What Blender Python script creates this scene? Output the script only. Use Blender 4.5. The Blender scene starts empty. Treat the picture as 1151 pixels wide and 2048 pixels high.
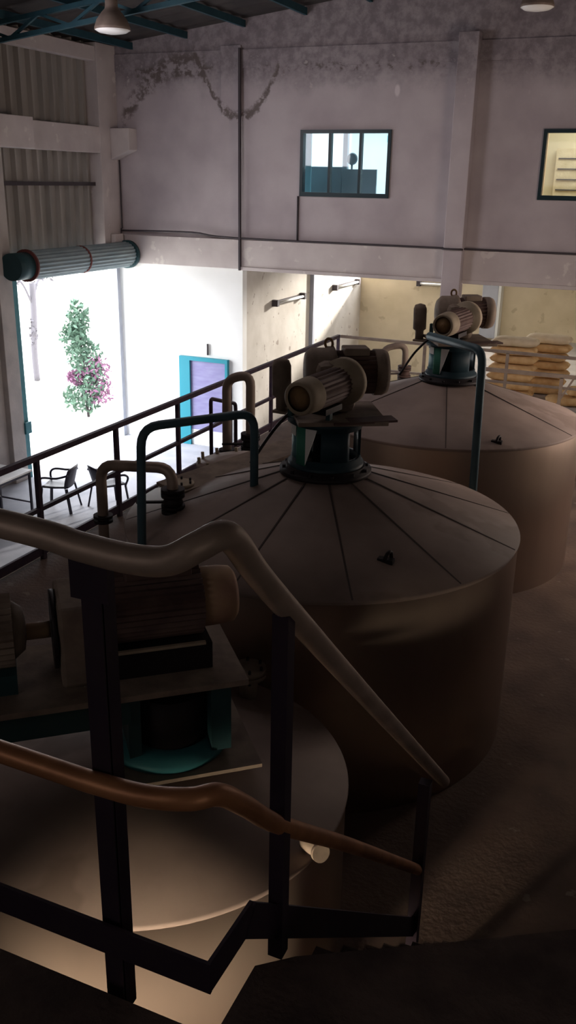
import bpy, bmesh, math, random
from mathutils import Vector, Matrix
random.seed(7)
PI = math.pi
sc = bpy.context.scene
C = sc.collection

# ------------------------------------------------------------------ materials
def mat(name, col, rough=0.8, metal=0.0, col2=None, scale=4.0, detail=6.0, contrast=(0.35, 0.65), bump=0.0, bscale=40.0, spec=0.3, stretch=None):
    m = bpy.data.materials.new(name); m.use_nodes = True
    nt = m.node_tree; b = nt.nodes['Principled BSDF']
    b.inputs['Roughness'].default_value = rough
    b.inputs['Metallic'].default_value = metal
    b.inputs['Specular IOR Level'].default_value = spec
    b.inputs['Base Color'].default_value = (*col, 1)
    tc = nt.nodes.new('ShaderNodeTexCoord'); vec = tc.outputs['Object']
    if stretch:
        mp = nt.nodes.new('ShaderNodeMapping'); mp.inputs['Scale'].default_value = stretch
        nt.links.new(vec, mp.inputs['Vector']); vec = mp.outputs['Vector']
    if col2:
        n = nt.nodes.new('ShaderNodeTexNoise'); n.inputs['Scale'].default_value = scale; n.inputs['Detail'].default_value = detail
        nt.links.new(vec, n.inputs['Vector'])
        r = nt.nodes.new('ShaderNodeValToRGB')
        r.color_ramp.elements[0].position, r.color_ramp.elements[1].position = contrast
        r.color_ramp.elements[0].color = (*col, 1); r.color_ramp.elements[1].color = (*col2, 1)
        nt.links.new(n.outputs['Fac'], r.inputs['Fac']); nt.links.new(r.outputs['Color'], b.inputs['Base Color'])
    if bump:
        n2 = nt.nodes.new('ShaderNodeTexNoise'); n2.inputs['Scale'].default_value = bscale; n2.inputs['Detail'].default_value = 5
        nt.links.new(vec, n2.inputs['Vector'])
        bp = nt.nodes.new('ShaderNodeBump'); bp.inputs['Strength'].default_value = bump; bp.inputs['Distance'].default_value = 0.02
        nt.links.new(n2.outputs['Fac'], bp.inputs['Height']); nt.links.new(bp.outputs['Normal'], b.inputs['Normal'])
    return m

def plaster_far():
    """mauve-grey old plaster with damp stains and peeled cracks that have a shape of their own"""
    m = mat('far_plaster', (0.43, 0.375, 0.39), 0.9, col2=(0.52, 0.465, 0.475), scale=1.3, bump=0.12, bscale=14)
    nt = m.node_tree; N = nt.nodes; L = nt.links; b = N['Principled BSDF']
    base = b.inputs['Base Color'].links[0].from_socket
    tc = N.new('ShaderNodeTexCoord'); sep = N.new('ShaderNodeSeparateXYZ'); L.new(tc.outputs['Object'], sep.inputs[0])
    def math_(op, a, bb=None, c=None):
        n = N.new('ShaderNodeMath'); n.operation = op
        for i, v in enumerate((a, bb, c)):
            if v is None: continue
            if isinstance(v, (int, float)): n.inputs[i].default_value = v
            else: L.new(v, n.inputs[i])
        return n.outputs[0]
    def noise(s, d=6):
        n = N.new('ShaderNodeTexNoise'); n.inputs['Scale'].default_value = s; n.inputs['Detail'].default_value = d
        n.inputs['Roughness'].default_value = 0.65
        L.new(tc.outputs['Object'], n.inputs['Vector']); return n.outputs['Fac']
    X, Z = sep.outputs['X'], sep.outputs['Z']
    nz = noise(2.2); nf = noise(5, 9)
    jit = math_('MULTIPLY', math_('SUBTRACT', nz, 0.5), 0.7)
    Zj = math_('ADD', Z, jit)
    def smooth(v, lo, hi):
        n = N.new('ShaderNodeMapRange'); n.interpolation_type = 'SMOOTHSTEP'; n.clamp = True
        L.new(v, n.inputs['Value']); n.inputs['From Min'].default_value = lo; n.inputs['From Max'].default_value = hi
        return n.outputs[0]
    # damp band under the roof
    band = math_('MULTIPLY', smooth(Zj, 5.3, 5.9), math_('ADD', 0.55, math_('MULTIPLY', smooth(nf, 0.35, 0.62), 0.6)))
    def arc(x0, z0, a, w, xl, xr, th):
        dx = math_('SUBTRACT', X, x0)
        zc = math_('ADD', z0, math_('MULTIPLY', math_('MULTIPLY', dx, dx), a))
        d = math_('ABSOLUTE', math_('SUBTRACT', math_('ADD', Z, math_('MULTIPLY', math_('SUBTRACT', nf, .5), 0.55)), zc))
        k = math_('SUBTRACT', 1, smooth(d, w * 0.25, w))
        k = math_('MULTIPLY', k, math_('MULTIPLY', smooth(X, xl, xl + .15), math_('SUBTRACT', 1, smooth(X, xr - .15, xr))))
        return math_('MULTIPLY', k, smooth(nf, th, th + 0.12))
    cracks = math_('ADD', math_('ADD', arc(-8.55, 5.0, 1.25, 0.13, -9.6, -7.6, .38), arc(-9.75, 5.98, -0.46, 0.32, -11.3, -9.2, .44)),
                   math_('ADD', arc(-6.5, 5.87, 0, 0.09, -8.3, -4.4, .5), arc(-10.0, 5.86, 0, 0.09, -11.0, -9, .46)))
    dark = N.new('ShaderNodeMixRGB'); L.new(math_('MULTIPLY', band, 0.72), dark.inputs[0]); L.new(base, dark.inputs[1]); dark.inputs[2].default_value = (0.17, 0.145, 0.16, 1)
    # pale peeled flecks next to the cracks
    pale = N.new('ShaderNodeMixRGB'); L.new(math_('MULTIPLY', math_('MULTIPLY', smooth(Zj, 4.9, 5.5), math_('SUBTRACT', 1, smooth(Zj, 5.9, 6.2))), math_('MULTIPLY', smooth(nf, 0.60, 0.68), 0.5)), pale.inputs[0])
    L.new(dark.outputs[0], pale.inputs[1]); pale.inputs[2].default_value = (0.62, 0.55, 0.53, 1)
    crk = N.new('ShaderNodeMixRGB'); L.new(math_('MINIMUM', math_('MULTIPLY', cracks, .85), 0.85), crk.inputs[0]); L.new(pale.outputs[0], crk.inputs[1]); crk.inputs[2].default_value = (0.12, 0.095, 0.085, 1)
    # small pale patch
    px = math_('MULTIPLY', math_('SUBTRACT', X, -5.38), 1.6); pz = math_('MULTIPLY', math_('SUBTRACT', Z, 5.4), 0.8)
    pd = math_('SQRT', math_('ADD', math_('MULTIPLY', px, px), math_('MULTIPLY', pz, pz)))
    pt = N.new('ShaderNodeMixRGB'); L.new(math_('SUBTRACT', 1, smooth(pd, .05, .1)), pt.inputs[0]); L.new(crk.outputs[0], pt.inputs[1]); pt.inputs[2].default_value = (0.66, 0.6, 0.6, 1)
    L.new(pt.outputs[0], b.inputs['Base Color'])
    return m

M = {}
M['far'] = plaster_far()
M['beam'] = mat('beam_plaster', (0.50, 0.44, 0.43), .9, col2=(0.60, 0.54, 0.52), scale=1.6, bump=.15, bscale=12)
M['bay'] = mat('white_wall', (0.80, 0.80, 0.77), .9, col2=(0.86, 0.86, 0.84), scale=1.2)
M['cream'] = mat('cream_wall', (0.56, 0.48, 0.33), .9, col2=(0.66, 0.57, 0.41), scale=1.4, bump=.1, bscale=12)
M['side'] = mat('side_wall', (0.52, 0.48, 0.42), .9, col2=(0.64, 0.60, 0.54), scale=1.6, bump=.1, bscale=12)
M['concrete'] = mat('concrete', (0.40, 0.37, 0.35), .9, col2=(0.50, 0.46, 0.43), scale=2.2, bump=.2, bscale=18)
M['sheet'] = mat('sheet_metal', (0.27, 0.25, 0.23), .6, .0, col2=(0.36, 0.33, 0.30), scale=2.0, stretch=(1, 1, .2))
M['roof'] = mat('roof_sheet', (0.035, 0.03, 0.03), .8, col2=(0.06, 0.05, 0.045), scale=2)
M['steelblue'] = mat('painted_truss', (0.012, 0.05, 0.07), .6, col2=(0.02, 0.07, 0.09), scale=5)
M['ground'] = mat('hall_floor', (0.36, 0.37, 0.42), .75, col2=(0.44, 0.45, 0.50), scale=3.0, bump=.1)
M['yard'] = mat('yard_ground', (0.55, 0.54, 0.50), .95, col2=(0.65, 0.63, 0.58), scale=.8)
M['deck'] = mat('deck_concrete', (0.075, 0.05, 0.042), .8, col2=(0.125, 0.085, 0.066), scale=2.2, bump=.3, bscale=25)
M['deckedge'] = mat('deck_edge', (0.40, 0.33, 0.27), .9, col2=(0.48, 0.4, 0.32), scale=3)
M['tanktop'] = mat('dusty_tank_top', (0.24, 0.185, 0.165), .62, .0, col2=(0.32, 0.25, 0.22), scale=2.5, bump=.05, bscale=8)
M['tankside'] = mat('tank_steel', (0.38, 0.30, 0.255), .34, .92, col2=(0.46, 0.37, 0.31), scale=2.0, stretch=(1, 1, .15))
_nt = M['tankside'].node_tree; _tg = _nt.nodes.new('ShaderNodeTangent'); _tg.direction_type = 'RADIAL'; _tg.axis = 'Z'
_nt.links.new(_tg.outputs[0], _nt.nodes['Principled BSDF'].inputs['Tangent']); _nt.nodes['Principled BSDF'].inputs['Anisotropic'].default_value = .75
M['seam'] = mat('weld_seam', (0.07, 0.055, 0.05), .8)
M['rail'] = mat('dark_rail', (0.05, 0.035, 0.06), .55, .2, col2=(0.08, 0.055, 0.075), scale=9)
M['railbrown'] = mat('dusty_rail', (0.24, 0.19, 0.16), .7, .1, col2=(0.33, 0.27, 0.22), scale=6)
M['galv'] = mat('galvanised_pipe', (0.28, 0.22, 0.18), .5, .35, col2=(0.38, 0.30, 0.25), scale=7, bump=.05)
M['rust'] = mat('rusty_pipe', (0.26, 0.115, 0.055), .45, .35, col2=(0.40, 0.19, 0.09), scale=7, bump=.05)
M['post'] = mat('dark_post', (0.022, 0.013, 0.027), .6, .2, col2=(0.03, 0.019, 0.03), scale=8)
M['plate'] = mat('platform_plate', (0.045, 0.031, 0.029), .85, col2=(0.085, 0.06, 0.052), scale=9, bump=.4, bscale=60)
M['turq'] = mat('blue_green_pipe', (0.05, 0.10, 0.13), .5, .1, col2=(0.075, 0.14, 0.165), scale=6)
M['teal'] = mat('teal_paint', (0.035, 0.17, 0.20), .5, col2=(0.05, 0.22, 0.25), scale=5)
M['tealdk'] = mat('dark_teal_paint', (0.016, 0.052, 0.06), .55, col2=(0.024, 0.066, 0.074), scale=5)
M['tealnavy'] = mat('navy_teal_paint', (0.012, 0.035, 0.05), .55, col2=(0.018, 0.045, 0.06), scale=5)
M['doorteal'] = mat('door_frame_paint', (0.02, 0.25, 0.33), .5)
M['doorpanel'] = mat('door_panel', (0.24, 0.22, 0.42), .6, col2=(0.30, 0.29, 0.48), scale=3, stretch=(1, 1, 4))
M['motor'] = mat('dusty_motor', (0.17, 0.13, 0.105), .75, .1, col2=(0.26, 0.21, 0.165), scale=8, bump=.1)
M['motorred'] = mat('brown_red_motor', (0.075, 0.044, 0.042), .65, .1, col2=(0.125, 0.08, 0.068), scale=8)
M['cap'] = mat('fan_cover', (0.30, 0.25, 0.18), .7, .1, col2=(0.38, 0.32, 0.24), scale=10)
M['capin'] = mat('fan_cover_face', (0.20, 0.12, 0.06), .7, col2=(0.27, 0.17, 0.08), scale=10)
M['orange'] = mat('orange_cover', (0.30, 0.17, 0.12), .7, col2=(0.38, 0.26, 0.15), scale=5)
M['black'] = mat('black_iron', (0.018, 0.014, 0.016), .6, .2)
M['blackplastic'] = mat('dark_plastic', (0.03, 0.028, 0.045), .5)
M['white'] = mat('white_paint', (0.75, 0.77, 0.76), .6)
M['green'] = mat('green_paint', (0.05, 0.22, 0.16), .6)
M['tabletop'] = mat('white_laminate', (0.70, 0.70, 0.72), .5, col2=(.6, .6, .63), scale=4)
M['shutter'] = mat('shutter_slats', (0.20, 0.26, 0.28), .6, .1, col2=(0.27, 0.33, 0.34), scale=3, stretch=(3, .6, 3))
M['strap'] = mat('red_brown_strap', (0.15, 0.05, 0.045), .8)
M['frame'] = mat('window_frame', (0.010, 0.028, 0.035), .4)
M['office'] = mat('office_wall', (0.80, 0.84, 0.86), .9)
M['officecream'] = mat('office_cream_wall', (0.80, 0.70, 0.52), .9)
M['grey'] = mat('grey_panel', (0.22, 0.26, 0.29), .7)
M['bluepanel'] = mat('blue_panel', (0.25, 0.5, 0.58), .6)
M['bag'] = mat('woven_sack', (0.55, 0.33, 0.14), .85, col2=(0.70, 0.48, 0.24), scale=6, bump=.3, bscale=30)
M['bagpale'] = mat('pale_sack', (0.62, 0.50, 0.32), .85, col2=(0.72, 0.60, 0.42), scale=6, bump=.3, bscale=30)
M['pillar'] = mat('blue_grey_pillar', (0.36, 0.38, 0.44), .85, col2=(0.42, 0.44, 0.5), scale=3)
M['leaf'] = mat('leaf', (0.05, 0.10, 0.07), .7, col2=(0.10, 0.17, 0.12), scale=4)
M['flower'] = mat('flower', (0.17, 0.07, 0.135), .7, col2=(0.22, 0.11, 0.18), scale=4)
M['bark'] = mat('bark', (0.05, 0.04, 0.045), .9)
M['barkpale'] = mat('pale_bark', (0.085, 0.08, 0.09), .9)
M['lampshade'] = mat('lamp_housing', (0.16, 0.12, 0.10), .6, .2, col2=(0.22, 0.17, 0.14), scale=6)
M['conduit'] = mat('conduit', (0.06, 0.05, 0.055), .7)
M['tube'] = mat('fluorescent_tube', (0.75, 0.75, 0.72), .4)
M['lampglass'] = mat('lamp_lens', (0.85, 0.85, 0.82), .25)
def specks(m, col, scale, th, amt):
    nt = m.node_tree; b = nt.nodes['Principled BSDF']; src = b.inputs['Base Color'].links[0].from_socket
    tc = nt.nodes.new('ShaderNodeTexCoord'); n = nt.nodes.new('ShaderNodeTexNoise'); n.inputs['Scale'].default_value = scale; n.inputs['Detail'].default_value = 4
    nt.links.new(tc.outputs['Object'], n.inputs['Vector'])
    r = nt.nodes.new('ShaderNodeMapRange'); r.inputs['From Min'].default_value = th; r.inputs['From Max'].default_value = th + .04; r.inputs['To Max'].default_value = amt
    nt.links.new(n.outputs['Fac'], r.inputs['Value'])
    x = nt.nodes.new('ShaderNodeMixRGB'); nt.links.new(r.outputs[0], x.inputs[0]); nt.links.new(src, x.inputs[1]); x.inputs[2].default_value = (*col, 1); nt.links.new(x.outputs[0], b.inputs['Base Color'])
specks(M['side'], (.25, .20, .16), 5.5, .66, .7)
specks(M['cream'], (.38, .31, .2), 3.0, .62, .5)
specks(M['beam'], (.70, .65, .60), 4.0, .64, .6)
specks(M['tanktop'], (.17, .125, .105), 1.6, .56, .55)
specks(M['deck'], (.20, .16, .13), 7.0, .68, .7)
gm = bpy.data.materials.new('pane_glass'); gm.use_nodes = True
_n = gm.node_tree.nodes; _l = gm.node_tree.links; _n.remove(_n['Principled BSDF'])
_t = _n.new('ShaderNodeBsdfTransparent'); _t.inputs[0].default_value = (.88, .95, .96, 1)
_g = _n.new('ShaderNodeBsdfGlossy'); _g.inputs['Roughness'].default_value = .03
_x = _n.new('ShaderNodeMixShader'); _f = _n.new('ShaderNodeFresnel'); _f.inputs[0].default_value = 1.45
_l.new(_f.outputs[0], _x.inputs[0]); _l.new(_t.outputs[0], _x.inputs[1]); _l.new(_g.outputs[0], _x.inputs[2]); _l.new(_x.outputs[0], _n['Material Output'].inputs[0])
M['glass'] = gm

# ------------------------------------------------------------------ mesh helpers
class MB:
    def __init__(s): s.bm = bmesh.new(); s.mi = 0
    def _f(s, vs, smooth=False):
        try:
            f = s.bm.faces.new(vs); f.smooth = smooth; f.material_index = s.mi; return f
        except ValueError: return None
    def poly_prism(s, pts, axis_vec):
        """closed polygon pts extruded by axis_vec"""
        a = [s.bm.verts.new(p) for p in pts]; d = Vector(axis_vec)
        b = [s.bm.verts.new(Vector(p) + d) for p in pts]
        s._f(a); s._f(b[::-1]); n = len(a)
        for i in range(n): s._f([a[(i + 1) % n], a[i], b[i], b[(i + 1) % n]])
        return s
    def box(s, lo, hi, rot=0, piv=None):
        x0, y0, z0 = lo; x1, y1, z1 = hi
        c = Vector(piv) if piv else Vector(((x0 + x1) / 2, (y0 + y1) / 2, 0))
        R = Matrix.Rotation(rot, 4, 'Z')
        v = []
        for z in (z0, z1):
            for x, y in ((x0, y0), (x1, y0), (x1, y1), (x0, y1)):
                p = Vector((x, y, z)); q = Vector((p.x - c.x, p.y - c.y, 0)); q = R @ q
                v.append(s.bm.verts.new((c.x + q.x, c.y + q.y, z)))
        for f in ((3, 2, 1, 0), (4, 5, 6, 7), (0, 1, 5, 4), (1, 2, 6, 5), (2, 3, 7, 6), (3, 0, 4, 7)): s._f([v[i] for i in f])
        return s
    def bar(s, a, b, w, h, up=(0, 0, 1)):
        """rectangular bar from a to b, w sideways, h along up"""
        a, b = Vector(a), Vector(b); d = (b - a).normalized(); u = Vector(up)
        sd = d.cross(u)
        if sd.length < 1e-4: sd = d.cross(Vector((0, 1, 0)))
        sd.normalize(); u2 = sd.cross(d).normalized()
        vs = []
        for p in (a, b):
            for i, j in ((-1, -1), (1, -1), (1, 1), (-1, 1)): vs.append(s.bm.verts.new(p + sd * (i * w / 2) + u2 * (j * h / 2)))
        for f in ((0, 1, 2, 3), (7, 6, 5, 4), (0, 4, 5, 1), (1, 5, 6, 2), (2, 6, 7, 3), (3, 7, 4, 0)): s._f([vs[i] for i in f])
        return s
    def lathe(s, prof, p0, axis, n=32, smooth=True, cap=True):
        """prof: (t along axis, radius)"""
        p0 = Vector(p0); ax = Vector(axis).normalized()
        t = ax.orthogonal().normalized(); b = ax.cross(t)
        rings = []
        for h, r in prof:
            r = max(r, 1e-4)
            rings.append([s.bm.verts.new(p0 + ax * h + (t * math.cos(2 * PI * i / n) + b * math.sin(2 * PI * i / n)) * r) for i in range(n)])
        for k in range(len(rings) - 1):
            for i in range(n):
                s._f([rings[k][i], rings[k][(i + 1) % n], rings[k + 1][(i + 1) % n], rings[k + 1][i]], smooth)
        if cap:
            s._f(rings[0][::-1]); s._f(rings[-1])
        return s
    def cyl(s, a, b, r, n=20, r2=None):
        a, b = Vector(a), Vector(b)
        return s.lathe([(0, r), ((b - a).length, r if r2 is None else r2)], a, b - a, n)
    def tube(s, pts, r, n=14, smooth_path=True, seg=5):
        P = [Vector(p) for p in pts]
        if smooth_path and len(P) > 2:
            Q = []
            E = [P[0] * 2 - P[1]] + P + [P[-1] * 2 - P[-2]]
            for i in range(1, len(E) - 2):
                for k in range(seg):
                    t = k / seg; a, b, c, d = E[i - 1], E[i], E[i + 1], E[i + 2]
                    Q.append(.5 * ((2 * b) + (c - a) * t + (2 * a - 5 * b + 4 * c - d) * t * t + (3 * b - a - 3 * c + d) * t ** 3))
            Q.append(P[-1]); P = Q
        T = [((P[min(i + 1, len(P) - 1)] - P[max(i - 1, 0)])).normalized() for i in range(len(P))]
        u = T[0].orthogonal().normalized(); rings = []
        for i, p in enumerate(P):
            u = (u - T[i] * u.dot(T[i])).normalized(); w = T[i].cross(u)
            rings.append([s.bm.verts.new(p + (u * math.cos(2 * PI * k / n) + w * math.sin(2 * PI * k / n)) * r) for k in range(n)])
        for i in range(len(rings) - 1):
            for k in range(n): s._f([rings[i][k], rings[i][(k + 1) % n], rings[i + 1][(k + 1) % n], rings[i + 1][k]], True)
        s._f(rings[0][::-1]); s._f(rings[-1])
        return s
    def build(s, name, m, parent=None, bevel=0):
        bmesh.ops.recalc_face_normals(s.bm, faces=s.bm.faces)
        me = bpy.data.meshes.new(name)
        off = parent_world(parent) if parent else None
        if off: bmesh.ops.translate(s.bm, verts=s.bm.verts, vec=-off)
        s.bm.to_mesh(me); s.bm.free()
        for mm in (m if isinstance(m, (list, tuple)) else [m]): me.materials.append(mm)
        o = bpy.data.objects.new(name, me); C.objects.link(o)
        if parent: o.parent = parent
        if bevel:
            bv = o.modifiers.new('bevel', 'BEVEL'); bv.width = bevel; bv.segments = 2; bv.limit_method = 'ANGLE'; bv.angle_limit = math.radians(40)
        return o

def parent_world(p):
    v = Vector((0, 0, 0))
    while p: v += p.location; p = p.parent
    return v

def tag(o, label, cat, group=None):
    o['label'] = label; o['category'] = cat
    if group: o['group'] = group
    return o
def thing(name, label, cat, loc, group=None):
    o = bpy.data.objects.new(name, None); C.objects.link(o); o.location = loc; o.empty_display_size = .2
    return tag(o, label, cat, group)
def struct(o, label=None, cat=None):
    o['kind'] = 'structure'
    if label: o['label'] = label; o['category'] = cat
    return o
def rings(pts, r=.06):
    """bend a polyline's inner corners"""
    P = [Vector(p) for p in pts]; out = [P[0]]
    for i in range(1, len(P) - 1):
        a, b, c = P[i - 1], P[i], P[i + 1]
        d1 = (a - b); d2 = (c - b); q = min(r, d1.length * .45, d2.length * .45)
        p1 = b + d1.normalized() * q; p2 = b + d2.normalized() * q
        for k in range(6):
            t = k / 5; out.append(p1 * (1 - t) ** 2 + b * 2 * t * (1 - t) + p2 * t * t)
    out.append(P[-1]); return out
def bent(mb, pts, r, br=.08, n=14): return mb.tube(rings(pts, br), r, n, smooth_path=False)

def copy_tree(o, parent=None, loc=None):
    c = o.copy(); C.objects.link(c)
    if parent: c.parent = parent
    if loc: c.location = loc
    for ch in [x for x in C.objects if x.parent == o]: copy_tree(ch, c)
    return c

# ------------------------------------------------------------------ levels
G = -1.75          # hall ground
YF = 17.2          # far wall face
XL = -11.45        # left wall face
XR = 1.6           # right wall face
RIDGE = (-5.2, 7.06); SL = .118
def roofz(x): return RIDGE[1] - abs(x - RIDGE[0]) * SL

# ------------------------------------------------------------------ setting: ground, deck, walls, roof
struct(MB().box((XL - .2, -4, G - .15), (XR + .2, 26, G)).build('floor', M['ground']), 'pale grey hall floor below the raised deck', 'floor')
struct(MB().box((-45, -6, G - .2), (XL - .2, 60, G - .01)).build('yard_ground', M['yard']), 'bright sunlit ground outside the roller door', 'ground')
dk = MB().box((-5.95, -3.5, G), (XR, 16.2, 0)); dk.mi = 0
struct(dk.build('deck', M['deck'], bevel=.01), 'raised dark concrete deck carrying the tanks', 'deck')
struct(MB().box((-6.0, -3.5, -.2), (-5.95, 16.2, -.0)).build('trim_1', M['deckedge']), 'pale edge strip of the raised deck', 'trim')
struct(MB().box((-4.6, 16.2, G), (XR, 24.8, 0)).build('loading_floor', M['concrete']), 'raised loading floor behind the far railing', 'floor')

# far wall: bay wall under beam, upper wall with two window openings and gable
struct(MB().box((XL - .2, YF, G), (-8.48, YF + .2, 2.12)).build('wall_far_bay', M['bay']), 'bright white wall below the beam beside the roller door', 'wall')
up = MB()
xs = [XL - .2, -7.24, -5.44, -2.71, -1.0, XR + .2]
def wp(x0, x1, z0, z1): up.box((x0, YF, z0), (x1, YF + .2, z1))
wp(xs[0], xs[1], 2.6, 6.1); wp(xs[1], xs[2], 2.6, 3.56); wp(xs[1], xs[2], 4.75, 6.1); wp(xs[2], xs[3], 2.6, 6.1)
wp(xs[3], xs[4], 2.6, 3.6); wp(xs[3], xs[4], 4.75, 6.1); wp(xs[4], xs[5], 2.6, 6.1)
up.poly_prism([(xs[0], YF, 6.1), (xs[5], YF, 6.1), (xs[5], YF, roofz(xs[5]) + .06), (RIDGE[0], YF, RIDGE[1] + .06), (xs[0], YF, roofz(xs[0]) + .06)], (0, .2, 0))
wf = struct(up.build('wall_far', M['far']), 'tall mauve grey plaster wall with damp stains', 'wall')
struct(MB().box((XL, YF - .03, 5.84), (XR, YF + .01, 6.16)).build('trim_2', M['far']), 'stained plaster band across the top of the far wall', 'trim')
bmx = MB().box((XL, YF - .07, 2.12), (XR, YF + .2, 2.70)); bmx.box((-8.48, YF - .10, 2.10), (XR, YF - .06, 2.17))
struct(bmx.build('trim_3', M['beam'], bevel=.008), 'long pale concrete beam across the far wall', 'beam')
struct(MB().box((-4.26, YF - .26, 0), (-3.91, YF - .0, 6.27)).build('concrete_column', M['far'], bevel=.01), 'tall square column on the far wall between the windows', 'column')
struct(MB().box((-8.93, YF - .05, 5.0), (-8.5, YF, 6.24)).build('concrete_stub', M['far'], bevel=.01), 'stained short column stub above the vertical drain pipe', 'column')

# recess behind the beam
struct(MB().box((-8.68, YF + .2, G), (-8.48, 24.9, 2.6)).build('wall_recess_side', M['side']), 'cracked pale side wall of the recess', 'wall')
struct(MB().box((-8.68, 24.7, G), (-5.5, 24.9, 1.40)).box((-5.5, 24.7, G), (XR + .2, 24.9, 2.6)).build('wall_recess_back', M['cream']), 'yellowish back wall of the recess', 'wall')  # left part kept low, an assumed opening that shapes light on the side wall
struct(MB().box((XR, YF + .2, G), (XR + .2, 24.9, 2.6)).build('wall_recess_right', M['cream']), 'yellowish right wall of the recess', 'wall')
struct(MB().box((-8.68, YF + .2, 2.6), (XR + .2, 24.9, 2.7)).build('recess_roof', M['concrete']), 'concrete slab over the recess', 'ceiling')
pl_ = MB().box((-4.98, 24.3, 0), (-4.57, 24.7, 2.6)); struct(pl_.build('recess_pillar', M['pillar'], bevel=.01), 'blue grey pillar against the yellowish back wall', 'pillar')
struct(MB().box((-4.57, 24.32, 0), (-4.50, 24.68, 2.6)).build('trim_4', M['white']), 'white strip on the right side of the blue grey pillar', 'trim')

# left wall: piers, sheet cladding, beams
struct(MB().box((XL - .3, -4, G), (XL, 13.2, roofz(XL))).build('wall_left', M['concrete']), 'left hall wall beside the roller door', 'wall')
struct(MB().box((XL - .3, 13.15, G), (XL + .12, 13.52, roofz(XL) + .02)).build('door_pier', M['concrete'], bevel=.01), 'grey pier left of the roller door', 'pier')
cc = MB().box((XL - .3, 16.55, 2.1), (XL + .1, YF, roofz(XL + .1) - .02))
struct(cc.build('corner_column', M['beam'], bevel=.01), 'pale corner column above the right end of the roller door', 'column')
def corrugated(y0, y1, z0, z1, x, period=.31, depth=.085):
    mb = MB(); prof = []
    y = y0
    while y < y1:
        for dy, dx in ((0, 0), (.035, depth), (.085, depth), (.12, 0)):
            if y + dy < y1: prof.append((x + dx, y + dy))
        y += period
    prof.append((x, y1))
    a = [mb.bm.verts.new((px, py, z0)) for px, py in prof]; b = [mb.bm.verts.new((px, py, z1)) for px, py in prof]
    a2 = [mb.bm.verts.new((px - .02, py, z0)) for px, py in prof]; b2 = [mb.bm.verts.new((px - .02, py, z1)) for px, py in prof]
    for i in range(len(prof) - 1):
        mb._f([a[i], a[i + 1], b[i + 1], b[i]]); mb._f([a2[i + 1], a2[i], b2[i], b2[i + 1]])
        mb._f([a[i], a2[i], a2[i + 1], a[i + 1]]); mb._f([b[i + 1], b2[i + 1], b2[i], b[i]])
    mb._f([a[0], b[0], b2[0], a2[0]]); mb._f([a[-1], a2[-1], b2[-1], b[-1]])
    return mb
struct(corrugated(13.5, 16.6, 2.2, 6.36, XL - .2).build('wall_left_cladding', M['sheet']), 'grey corrugated metal cladding above the roller door', 'wall')
struct(MB().box((XL - .12, 13.5, 5.98), (XL + .06, 16.56, 6.24)).build('trim_5', M['beam'], bevel=.008), 'upper concrete beam across the corrugated cladding', 'beam')
struct(MB().box((XL - .12, 13.5, 4.30), (XL + .08, 16.56, 4.79)).build('trim_6', M['beam'], bevel=.008), 'middle concrete beam across the corrugated cladding', 'beam')
struct(MB().box((XL - .12, 13.5, 3.67), (XL - .07, 16.56, 3.74)).build('trim_7', M['conduit']), 'thin purlin on the corrugated cladding', 'purlin')
struct(MB().poly_prism([(XL - .0, 13.1, 4.30), (XL + .35, 13.1, 4.30), (XL + .35, 13.1, 4.82), (XL, 13.1, 4.82)], (0, 1.05, 0)).build('beam_haunch', M['beam'], bevel=.01), 'bulky beam haunch at the far left', 'beam')
struct(MB().poly_prism([(XL + .1, YF - .3, 4.18), (XL + .55, YF - .3, 4.37), (XL + .55, YF - .3, 4.78), (XL + .1, YF - .3, 4.78)], (0, .3, 0)).build('wall_bracket', M['beam'], bevel=.01), 'slanted concrete bracket in the upper corner', 'bracket')

# right, back walls and roof
struct(MB().box((XR, -4, G), (XR + .2, YF, roofz(XR))).build('wall_right', M['concrete']), 'right hall wall', 'wall')
struct(MB().box((XL - .2, -4.2, G), (XR + .2, -4, RIDGE[1])).build('wall_back', M['concrete']), 'wall behind the viewer', 'wall')
rf = MB()
for x0, x1 in ((XL - .5, RIDGE[0]), (RIDGE[0], XR + .4)):
    n = 87
    a = []
    for i in range(n + 1):
        y = -4.2 + i * .25; dz = .03 if i % 2 else 0
        a.append([rf.bm.verts.new((x0, y, roofz(x0) + dz)), rf.bm.verts.new((x1, y, roofz(x1) + dz)), rf.bm.verts.new((x0, y, roofz(x0) + dz + .04)), rf.bm.verts.new((x1, y, roofz(x1) + dz + .04))])
    for i in range(n):
        p, q = a[i], a[i + 1]
        rf._f([p[0], p[1], q[1], q[0]]); rf._f([p[2], q[2], q[3], p[3]]); rf._f([p[0], q[0], q[2], p[2]]); rf._f([p[1], p[3], q[3], q[1]])
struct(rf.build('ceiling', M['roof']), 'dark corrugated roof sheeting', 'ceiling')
for i in range(5):
    x = XL + .5 + i * 1.25
    struct(MB().bar((x, -4, roofz(x) - .08), (x, YF, roofz(x) - .08), .06, .12).build('roof_purlin', M['steelblue']))
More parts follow.
